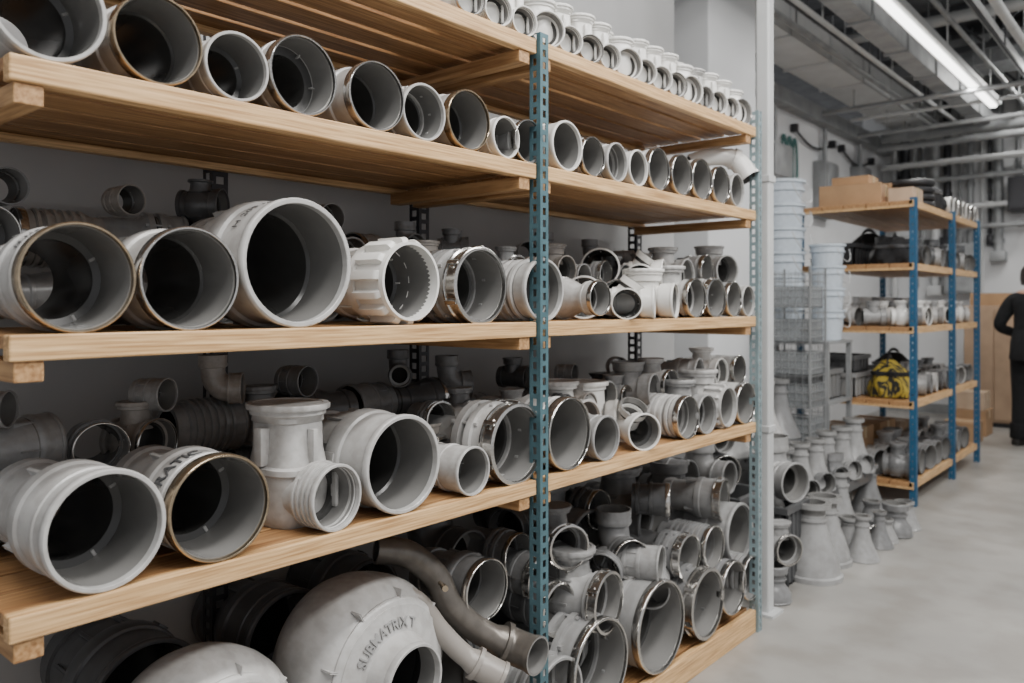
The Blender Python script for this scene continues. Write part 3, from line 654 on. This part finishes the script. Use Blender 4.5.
for k in range(7): fit('bell', ['white', 'light', 'grey'][k % 3], .072, -.08, ya+1.16+k*.15, z0, 'steel' if k % 3 == 2 else None, lx=1.1, group=SR, where=ON)
z1 = rz[1]
crate(-.62, ya+.25, z1, .30, .4, .16, 'black', 'black plastic crate'); sack(-.24, ya+.20, z1, .26, .26, .20, 'blackfab', 'black cloth tool bag on storage rack')
sack(-.58, ya+.75, z1, .3, .3, .28, 'blackfab', 'black cloth tool bag on storage rack'); sack(-.6, ya+1.2, z1, .3, .3, .26, 'bluefab', 'blue cloth tool bag on storage rack')
for k in range(20):
    fit(['valve', 'flange', 'bell', 'elbow', 'stepped'][k % 5], ['dark', 'mid', 'dark', 'dark', 'grey'][k % 5], .074, -.09-.22*(k % 2), ya+.44+(k//2)*.158, z1, None, yaw=random.uniform(-.5, .5), lx=.8, group=SR, where=ON, cap=k % 5 == 0)
z2 = rz[2]
for k in range(36):
    fit(['valve', 'tee', 'elbow', 'bell'][k % 4], ['white', 'light', 'mid', 'grey', 'white'][(k*3) % 5], .068, -.09-.18*(k % 4), ya+.08+(k//4)*.21, z2, None, yaw=random.uniform(-.6, .6), lx=.75, group=SR, where=ON, cap=k % 4 == 0)
z3 = rz[3]
crate(-.62, ya+.22, z3, .32, .4, .17, 'grey'); crate(-.62, ya+.75, z3, .30, .4, .17, 'mid'); crate(-.62, ya+.22, z3+.171, .28, .36, .12, 'dark', 'dark grey plastic crate')
sack(-.27, ya+.18, z3, .24, .22, .27, 'yellow', 'slumped yellow and black striped bag on storage rack'); sack(-.55, ya+1.3, z3, .3, .3, .26, 'blackfab', 'black cloth tool bag on storage rack')
for k in range(20):
    fit(['bell', 'valve', 'flange', 'cyl'][k % 4], ['grey', 'dark', 'mid', 'mid', 'light'][k % 5], .075, -.10-.2*(k % 2), ya+.46+(k//2)*.16, z3, None, yaw=random.uniform(-.3, .3), lx=.8, group=SR, where=ON, cap=k % 4 == 1)
z4 = rz[4]
cbox(-.62, ya+.9, z4, .28, .4, .28, 'card'); cbox(-.62, ya+1.4, z4, .28, .34, .22, 'cardlight'); cbox(-.62, ya+.3, z4, .30, .4, .3, 'card')
for k in range(16):
    kd = ['valve', 'bell', 'tee', 'flange', 'stepped'][k % 5]
    fit(kd, ['mid', 'grey', 'dark', 'grey', 'mid', 'light'][k % 6], .092, -.09-.22*(k % 2), ya+.10+(k//2)*.225, z4, None, yaw=random.uniform(-.3, .3), lx=.75, group=SR, where=ON, cap=k % 5 == 0)
cb = root('tan_cabinet', 'tan steel cabinet standing by the back wall', 'cabinet', None, (-.34, 10.5, 0))
obj('body', MB().box((-.3, -.25, .05), (.3, .25, 1.35), bev=.008).done('body', ['tan'], False), cb)
for a in (-1, 1): obj('door', MB().box((a*.148-.142, -.265, .08), (a*.148+.142, -.25, 1.32), bev=.004).done('door', ['tan'], False), cb)
obj('base', MB().box((-.28, -.23, 0), (.28, .23, .05)).done('base', ['dsteel'], False), cb)
cbox(-.34, 10.5, 1.351, .5, .36, .14, 'card', where='on a tan cabinet')
for x, y, w, h in ((-.42, 9.6, .3, .26), (-.40, 9.0, .3, .2)):
    cbox(x, y, 0, w, .35, h, 'card', where='on the floor')
cbox(-.42, 9.6, .266, .26, .3, .18, 'cardlight', where='stacked on another box')

# ------------------------------------------------------------ bin tower & buckets
tw = root('wire_basket_tower', 'tall wire tower holding cloudy plastic bins', 'rack', None, (-.58, 5.13, 0))
w = .135; mb = MB()
for a in (-w, w):
    for b in (-w, w): mb.box((a-.006, b-.006, 0), (a+.006, b+.006, 1.60))
for z in [i*.05+.06 for i in range(31)]:
    for a in (-w, w): mb.box((a-.002, -w, z-.002), (a+.002, w, z+.002)); mb.box((-w, a-.002, z-.002), (w, a+.002, z+.002))
for a in [i*.045-w for i in range(1, 6)]:
    for b in (-w, w): mb.box((b-.0015, a-.0015, .06), (b+.0015, a+.0015, 1.58)); mb.box((a-.0015, b-.0015, .06), (a+.0015, b+.0015, 1.58))
obj('frame', mb.done('frame', ['duct'], False), tw)
for k in range(7):
    z = .08+k*.21; mb = MB(); t = .005; ww = w-.012
    mb.box((-ww, -ww, z), (ww, ww, z+t))
    for a, b in (((-ww, -ww, z), (-ww+t, ww, z+.14)), ((ww-t, -ww, z), (ww, ww, z+.14)), ((-ww, -ww, z), (ww, -ww+t, z+.14)), ((-ww, ww-t, z), (ww, ww, z+.14))): mb.box(a, b)
    obj('bin', mb.done('bin', ['clear'], False), tw)
def bucket(x, y, z, r):
    q = root('bucket', 'pale bluish plastic bucket in a tall nested stack', 'bucket', 'stacked buckets', (x, y, z))
    if 'bk' not in cache:
        cache['bk'] = MB().lz([(0, .80), (1.3, .92), (1.32, 1.02), (1.40, 1.02), (1.42, .95), (1.66, .97), (1.68, 1.07), (1.8, 1.07), (1.8, .96), (1.5, .93), (.05, .78), (.05, .01), (0, .01)], seg=32).done('body', ['bucket'])
        P = [(.93+.25*math.sin(i*math.pi/14), 1.05*math.cos(i*math.pi/14), 1.55-.8*math.sin(i*math.pi/14)) for i in range(15)]
        L = sum((Vector(P[i])-Vector(P[i-1])).length for i in range(1, 15))
        cache['bh'] = MB().tube(P, [(0, .025), (L, .025)], B=(1, 0, .3), closed=False, step=.2, seg=8).done('handle', ['whitemetal'])
    obj('body', cache['bk'], q, scale=(r, r, r)); obj('handle', cache['bh'], q, scale=(r, r, r))
st = root('metal_stand', 'plain grey metal stand carrying stacked buckets', 'stand', None, (-.72, 5.55, 0))
mb = MB()
for a in (-.26, .26):
    for b in (-.22, .22): mb.box((a-.015, b-.015, 0), (a+.015, b+.015, 1.10))
for z in (.3, .7, 1.10): mb.box((-.28, -.24, z), (.28, .24, z+.02))
obj('frame', mb.done('frame', ['duct'], False), st)
crate(-.72, 5.55, .721, .44, .36, .2, 'mid', 'grey plastic crate', 'on metal stand')
for k in range(6): bucket(-.83, 5.49, 1.121+k*.165, .155)
for k in range(4): bucket(-.56, 5.63, 1.121+k*.15, .115)
for k in range(3):
    y0_ = sy(786, -1.7)+k*.14
    P = [(0, .06*math.cos(a), .30*math.sin(a)) for a in [2*math.pi*i/30 for i in range(31)]]
    L = sum((Vector(P[i])-Vector(P[i-1])).length for i in range(1, 31))
    root('hanging_hose', 'dark green hose loop hanging on the wall', 'hose', 'hanging hoses', (-1.72, y0_, 2.75), me=MB().tube(P, [(0, .014), (L, .014)], B=(1, 0, 0), closed=False, step=.03, seg=8).done('hanging_hose', ['green']))

# ------------------------------------------------------------ floor fittings
def cone_mesh(mk, v):
    k = ('cone', mk, v)
    if k not in cache:
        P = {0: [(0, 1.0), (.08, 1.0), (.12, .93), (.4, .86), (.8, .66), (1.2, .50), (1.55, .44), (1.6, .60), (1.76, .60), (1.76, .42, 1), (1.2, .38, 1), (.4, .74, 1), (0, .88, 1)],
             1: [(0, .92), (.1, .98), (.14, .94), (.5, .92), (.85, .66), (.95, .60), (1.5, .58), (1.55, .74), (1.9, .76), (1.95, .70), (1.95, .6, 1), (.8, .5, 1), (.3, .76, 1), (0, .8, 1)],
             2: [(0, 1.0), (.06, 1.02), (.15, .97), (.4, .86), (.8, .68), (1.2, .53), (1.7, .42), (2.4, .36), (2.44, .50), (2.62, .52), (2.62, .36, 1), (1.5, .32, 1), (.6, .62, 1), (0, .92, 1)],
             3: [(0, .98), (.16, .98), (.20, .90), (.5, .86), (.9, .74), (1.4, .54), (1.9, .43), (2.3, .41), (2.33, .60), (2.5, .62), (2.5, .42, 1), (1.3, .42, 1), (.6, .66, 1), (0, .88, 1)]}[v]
        cache[k] = MB().lz(P, seg=36).done('reducer_cone', [mk, 'inner_shade'])
    return cache[k]
def cone(x, y, z, R, mk, v, where='standing on floor'):
    r = root('flanged_cone', CNAME[mk]+' plastic cone fitting with flanged base '+where, 'cone fitting', 'cone fittings on the floor', (x, y, z), (0, 0, random.uniform(0, 3)), (R, R, R))
    obj('body', cone_mesh(mk, v), r)
    zt, rr = {0: (1.4, .49), 1: (1.2, .62), 2: (2.0, .41), 3: (1.9, .45)}[v]
    k = ('cr', mk, v)
    if k not in cache: cache[k] = MB().lz([(zt, rr*.85), (zt, rr*1.10), (zt+.08, rr*1.10), (zt+.08, rr*.8)], seg=28).done('collar', [mk])
    obj('collar', cache[k], r)
def fl(u, v):
    dd = CH*F/(v-305); lat = (u-512)/F*dd
    return (CX-SN*dd+CS*lat, CS*dd+SN*lat)
CB = ['grey', 'mid', 'grey', 'mid', 'light', 'grey']
placed = []
def tryp(x, y, z, R, v, mk, where):
    if any(abs(z-c) < .1 and math.hypot(x-a, y-b) < (R+r_)*.95 for a, b, r_, c in placed): return False
    placed.append((x, y, R, z)); cone(x, y, z, R, mk, v, where); return True
for u, v, R, vv, mk in [(812, 576, .15, 3, 'grey'), (850, 548, .10, 0, 'grey'), (872, 526, .09, 0, 'mid'), (838, 532, .14, 2, 'grey'), (868, 512, .12, 2, 'mid')]:
    x, y = fl(u, v); tryp(x, y, 0, R, vv, mk, 'standing on floor')
def tier(x0, x1, y0, y1, h):
    mb = MB(); n = int((y1-y0)/.16)
    for i in range(n): mb.box((x0, y0+i*.16, h-.02), (x1, y0+i*.16+.14, h))
    for a in (x0, x1-.05):
        mb.box((a, y0, 0), (a+.05, y0+.05, h-.02)); mb.box((a, y1-.12, 0), (a+.05, y1-.07, h-.02)); mb.box((a, y0, h-.06), (a+.05, y1-.07, h-.02))
    root('wooden_step', 'low dark display step under cone fittings', 'stand', 'display steps', (0, 0, 0), me=mb.done('wooden_step', ['dark'], False))
tier(-.43, -.22, 3.90, 5.65, .28); tier(-.72, -.44, 3.90, 4.97, .54)
def fill(x, y0, y1, z, rr, kinds_, where):
    y = y0
    while y < y1:
        R = random.uniform(*rr)
        if tryp(x+random.uniform(-.02, .02), y+R, z, R, random.choice(kinds_), random.choice(CB), where): y += 1.9*R
        else: y += .02
IP = 'in crowded pile'
fill(-.11, 3.80, 5.45, 0, (.10, .14), [3, 2, 2, 0], IP)
fill(.03, 4.3, 5.3, 0, (.07, .10), [0, 2, 1], IP)
fill(-.33, 3.92, 5.45, .28, (.11, .14), [2, 3, 2], IP)
fill(-.58, 3.92, 4.85, .54, (.12, .15), [2, 3, 2], IP)
for k in range(6):
    yy = 4.15+k*.24
    fit(['elbow', 'flange', 'bell'][k % 3], ['mid', 'grey', 'mid'][k % 3], .062, -.21, yy, .281, None, yaw=-.5, lx=.4, group='loose fittings on the floor', where='wedged among cones')
crate(-.40, 3.64, 0, .40, .34, .24, 'dark', 'dark plastic crate', 'on floor'); crate(-.40, 3.64, .241, .36, .30, .22, 'dark', 'dark plastic crate', 'on another crate')
LF = 'loose fittings on the floor'
fit('flange', 'mid', .085, -.34, 3.62, .462, 'steel', yaw=-.5, lx=.9, group=LF, where='on plastic crate')
fit('valve', 'grey', .07, -.36, 3.64, .634, None, yaw=-.4, lx=.9, group=LF, where='on plastic crate', cap=True)
cone(-.09, 3.58, 0, .085, 'mid', 1, 'standing on floor')
x = -.14; y = sy(790, x); R = .10
crate(x-.10, y, 0, .26, .26, zz(482, x, y)-R-.002, 'dark', 'tall dark plastic crate', 'on floor')
fit('elbow', 'grey', R, x+.03, y, zz(482, x, y)-R, None, yaw=-.35, lx=.8, group=LF, where='on plastic crate')
fit('valve', 'grey', .07, -.02, 3.60, .168, 'clamp', yaw=-.5, lx=.7, group=LF, where='on cone fitting', cap=True)
x, y = fl(862, 545); fit('flange', 'dark', .065, x+.08, y+.0, 0, 'steel', yaw=-.6, lx=.9, group=LF, where='among floor cones')

# ------------------------------------------------------------ person
def person(x, y, yaw, sc=1):
    r = root('person', 'person in black jacket and trousers standing with bent arms', 'person', None, (x, y, 0), (0, 0, yaw), (sc, sc, sc))
    V = []; E = []; Rr = []
    def j(p, rad, par=None):
        V.append(p); Rr.append(rad)
        if par is not None: E.append((par, len(V)-1))
        return len(V)-1
    pel = j((0, 0, .98), (.17, .13)); sp = j((0, 0, 1.14), (.165, .12), pel); ch = j((0, .01, 1.34), (.19, .13), sp); nb = j((0, -.01, 1.48), (.12, .095), ch)
    nk = j((0, .0, 1.55), (.055, .058), nb); hd = j((0, .015, 1.64), (.078, .092), nk); hm = j((0, .015, 1.70), (.08, .098), hd); j((0, .0, 1.77), (.06, .07), hm)
    for s in (-1, 1):
        sh = j((s*.19, -.01, 1.44), (.085, .085), nb); e = j((s*.29, -.08, 1.18), (.066, .066), sh); wr = j((s*.20, .14, 1.10), (.040, .036), e)
        pm_ = j((s*.18, .21, 1.10), (.038, .018), wr)
        for k in range(4):
            ox = (k-1.5)*.019
            a = j((s*.178+ox, .25, 1.10), (.0095, .0095), pm_); b = j((s*.176+ox, .285-.004*abs(k-1), 1.085), (.0085, .0085), a); j((s*.175+ox, .295, 1.06), (.0075, .0075), b)
        t = j((s*.18-s*.045, .20, 1.095), (.011, .011), pm_); j((s*.18-s*.055, .235, 1.085), (.009, .009), t)
        hp_ = j((s*.095, 0, .90), (.12, .125), pel); kn = j((s*.11, .02, .50), (.088, .09), hp_); an = j((s*.115, -.02, .10), (.066, .07), kn); j((s*.125, .12, .045), (.045, .035), an)
    me = bpy.data.meshes.new('sk'); me.from_pydata(V, E, []); me.update()
    o = bpy.data.objects.new('sk', me); COL.objects.link(o)
    o.modifiers.new('s', 'SKIN'); m2 = o.modifiers.new('d', 'SUBSURF'); m2.levels = 2
    for i, v in enumerate(me.skin_vertices[0].data): v.radius = Rr[i]; v.use_root = (i == 0)
    bpy.context.view_layer.update()
    bm_ = bpy.data.meshes.new_from_object(o.evaluated_get(bpy.context.evaluated_depsgraph_get()))
    bpy.data.objects.remove(o)
    bm_.materials.clear()
    for k in ('cloth', 'skin'): bm_.materials.append(M[k])
    for p in bm_.polygons:
        c = p.center; p.use_smooth = True
        p.material_index = 1 if (c.z > 1.525 or (c.y > .155 and c.z > .9)) else 0
    obj('body', bm_, r)
    mb = MB(); mb.lz([(1.60, .082), (1.66, .092), (1.74, .088), (1.79, .06), (1.805, .01)], c=(0, -.012), closed=False, seg=24, mod=lambda a, t: 1+.03*math.sin(9*a))
    for v in mb.bm.verts:
        if v.co.y > .02 and v.co.z < 1.73: v.co.z = 1.735+(v.co.z-1.6)*.1
    obj('hair', mb.done('hair', ['hair']), r)
    mb = MB(); mb.lz([(.86, .215), (.88, .22), (1.02, .21), (1.15, .185), (1.15, .15), (.9, .18)], seg=32, mod=lambda a, t: 1-.18*abs(math.cos(a))**2+.02*math.sin(7*a+t*20))
    obj('jacket_hem', mb.done('jacket_hem', ['cloth']), r)
    for s in (-1, 1):
        mb = MB(); mb.tube([(0, 0, 0), (1, 0, 0)], [(-.008, .015), (0, .026), (.008, .018)], closed=False, seg=14)
        obj('ear', mb.done('ear', ['skin']), r, (s*.082, .01, 1.665))
        mb = MB(); mb.box((-.045, -.08, 0), (.045, .17, .075), bev=.025)
        obj('shoe', mb.done('shoe', ['sole']), r, (s*.12, 0, 0))
        obj('trouser_cuff', MB().lz([(.07, .075), (.08, .08), (.22, .078), (.22, .06), (.07, .06)], seg=24, mod=lambda a, t: 1+.05*math.sin(4*a)).done('trouser_cuff', ['cloth']), r, (s*.115, -.01, 0))
        mb = MB(); bmesh.ops.create_uvsphere(mb.bm, u_segments=12, v_segments=8, radius=.011); obj('eye', mb.done('eye', ['whitemetal']), r, (s*.032, .098, 1.675))
    mb = MB(); mb.tube([(0, .095, 1.69), (0, .125, 1.645)], [(0, .008), (.05, .014), (.06, .008)], B=(1, 0, 0), closed=False, seg=12); obj('nose', mb.done('nose', ['skin']), r)
    obj('mouth', MB().box((-.024, .095, 1.612), (.024, .105, 1.622), bev=.003).done('mouth', ['tan']), r)
px, py = fl(1032, 447)
person(px, py, math.radians(-20), .97)

# ------------------------------------------------------------ lights
def area(loc, sx_, sy_, e, rot=(0, 0, 0), col_=(1, .98, .95)):
    l = bpy.data.lights.new('ceiling_light', 'AREA'); l.shape = 'RECTANGLE'; l.size = sx_; l.size_y = sy_; l.energy = e; l.color = col_
    o = bpy.data.objects.new('ceiling_light', l); COL.objects.link(o); o.location = loc; o.rotation_euler = rot; return o
area((1.3, 1.2, 4.1), .4, 4, 170)
area((3.0, 3.0, 4.1), .4, 6, 260, rot=(0, math.radians(20), 0))
area((1.5, 6.5, 4.05), .4, 4, 130)
area((-.16, 7.2, 3.31), .07, 3.8, 50)
area((0.4, 9.5, 3.70), .5, .8, 70)
w = bpy.data.worlds.new('world'); S.world = w; w.use_nodes = True
w.node_tree.nodes['Background'].inputs[0].default_value = (.97, .975, 1, 1); w.node_tree.nodes['Background'].inputs[1].default_value = .68

cam = bpy.data.cameras.new('camera'); co = bpy.data.objects.new('camera', cam); COL.objects.link(co)
co.location = (CX, 0, CH); co.rotation_euler = (math.pi/2, 0, TH)
cam.sensor_width = 36; cam.lens = F/1024*36; cam.shift_y = -36.5/1024; cam.clip_start = .05
cam.dof.use_dof = True; cam.dof.focus_distance = 1.9; cam.dof.aperture_fstop = 3.2
S.camera = co
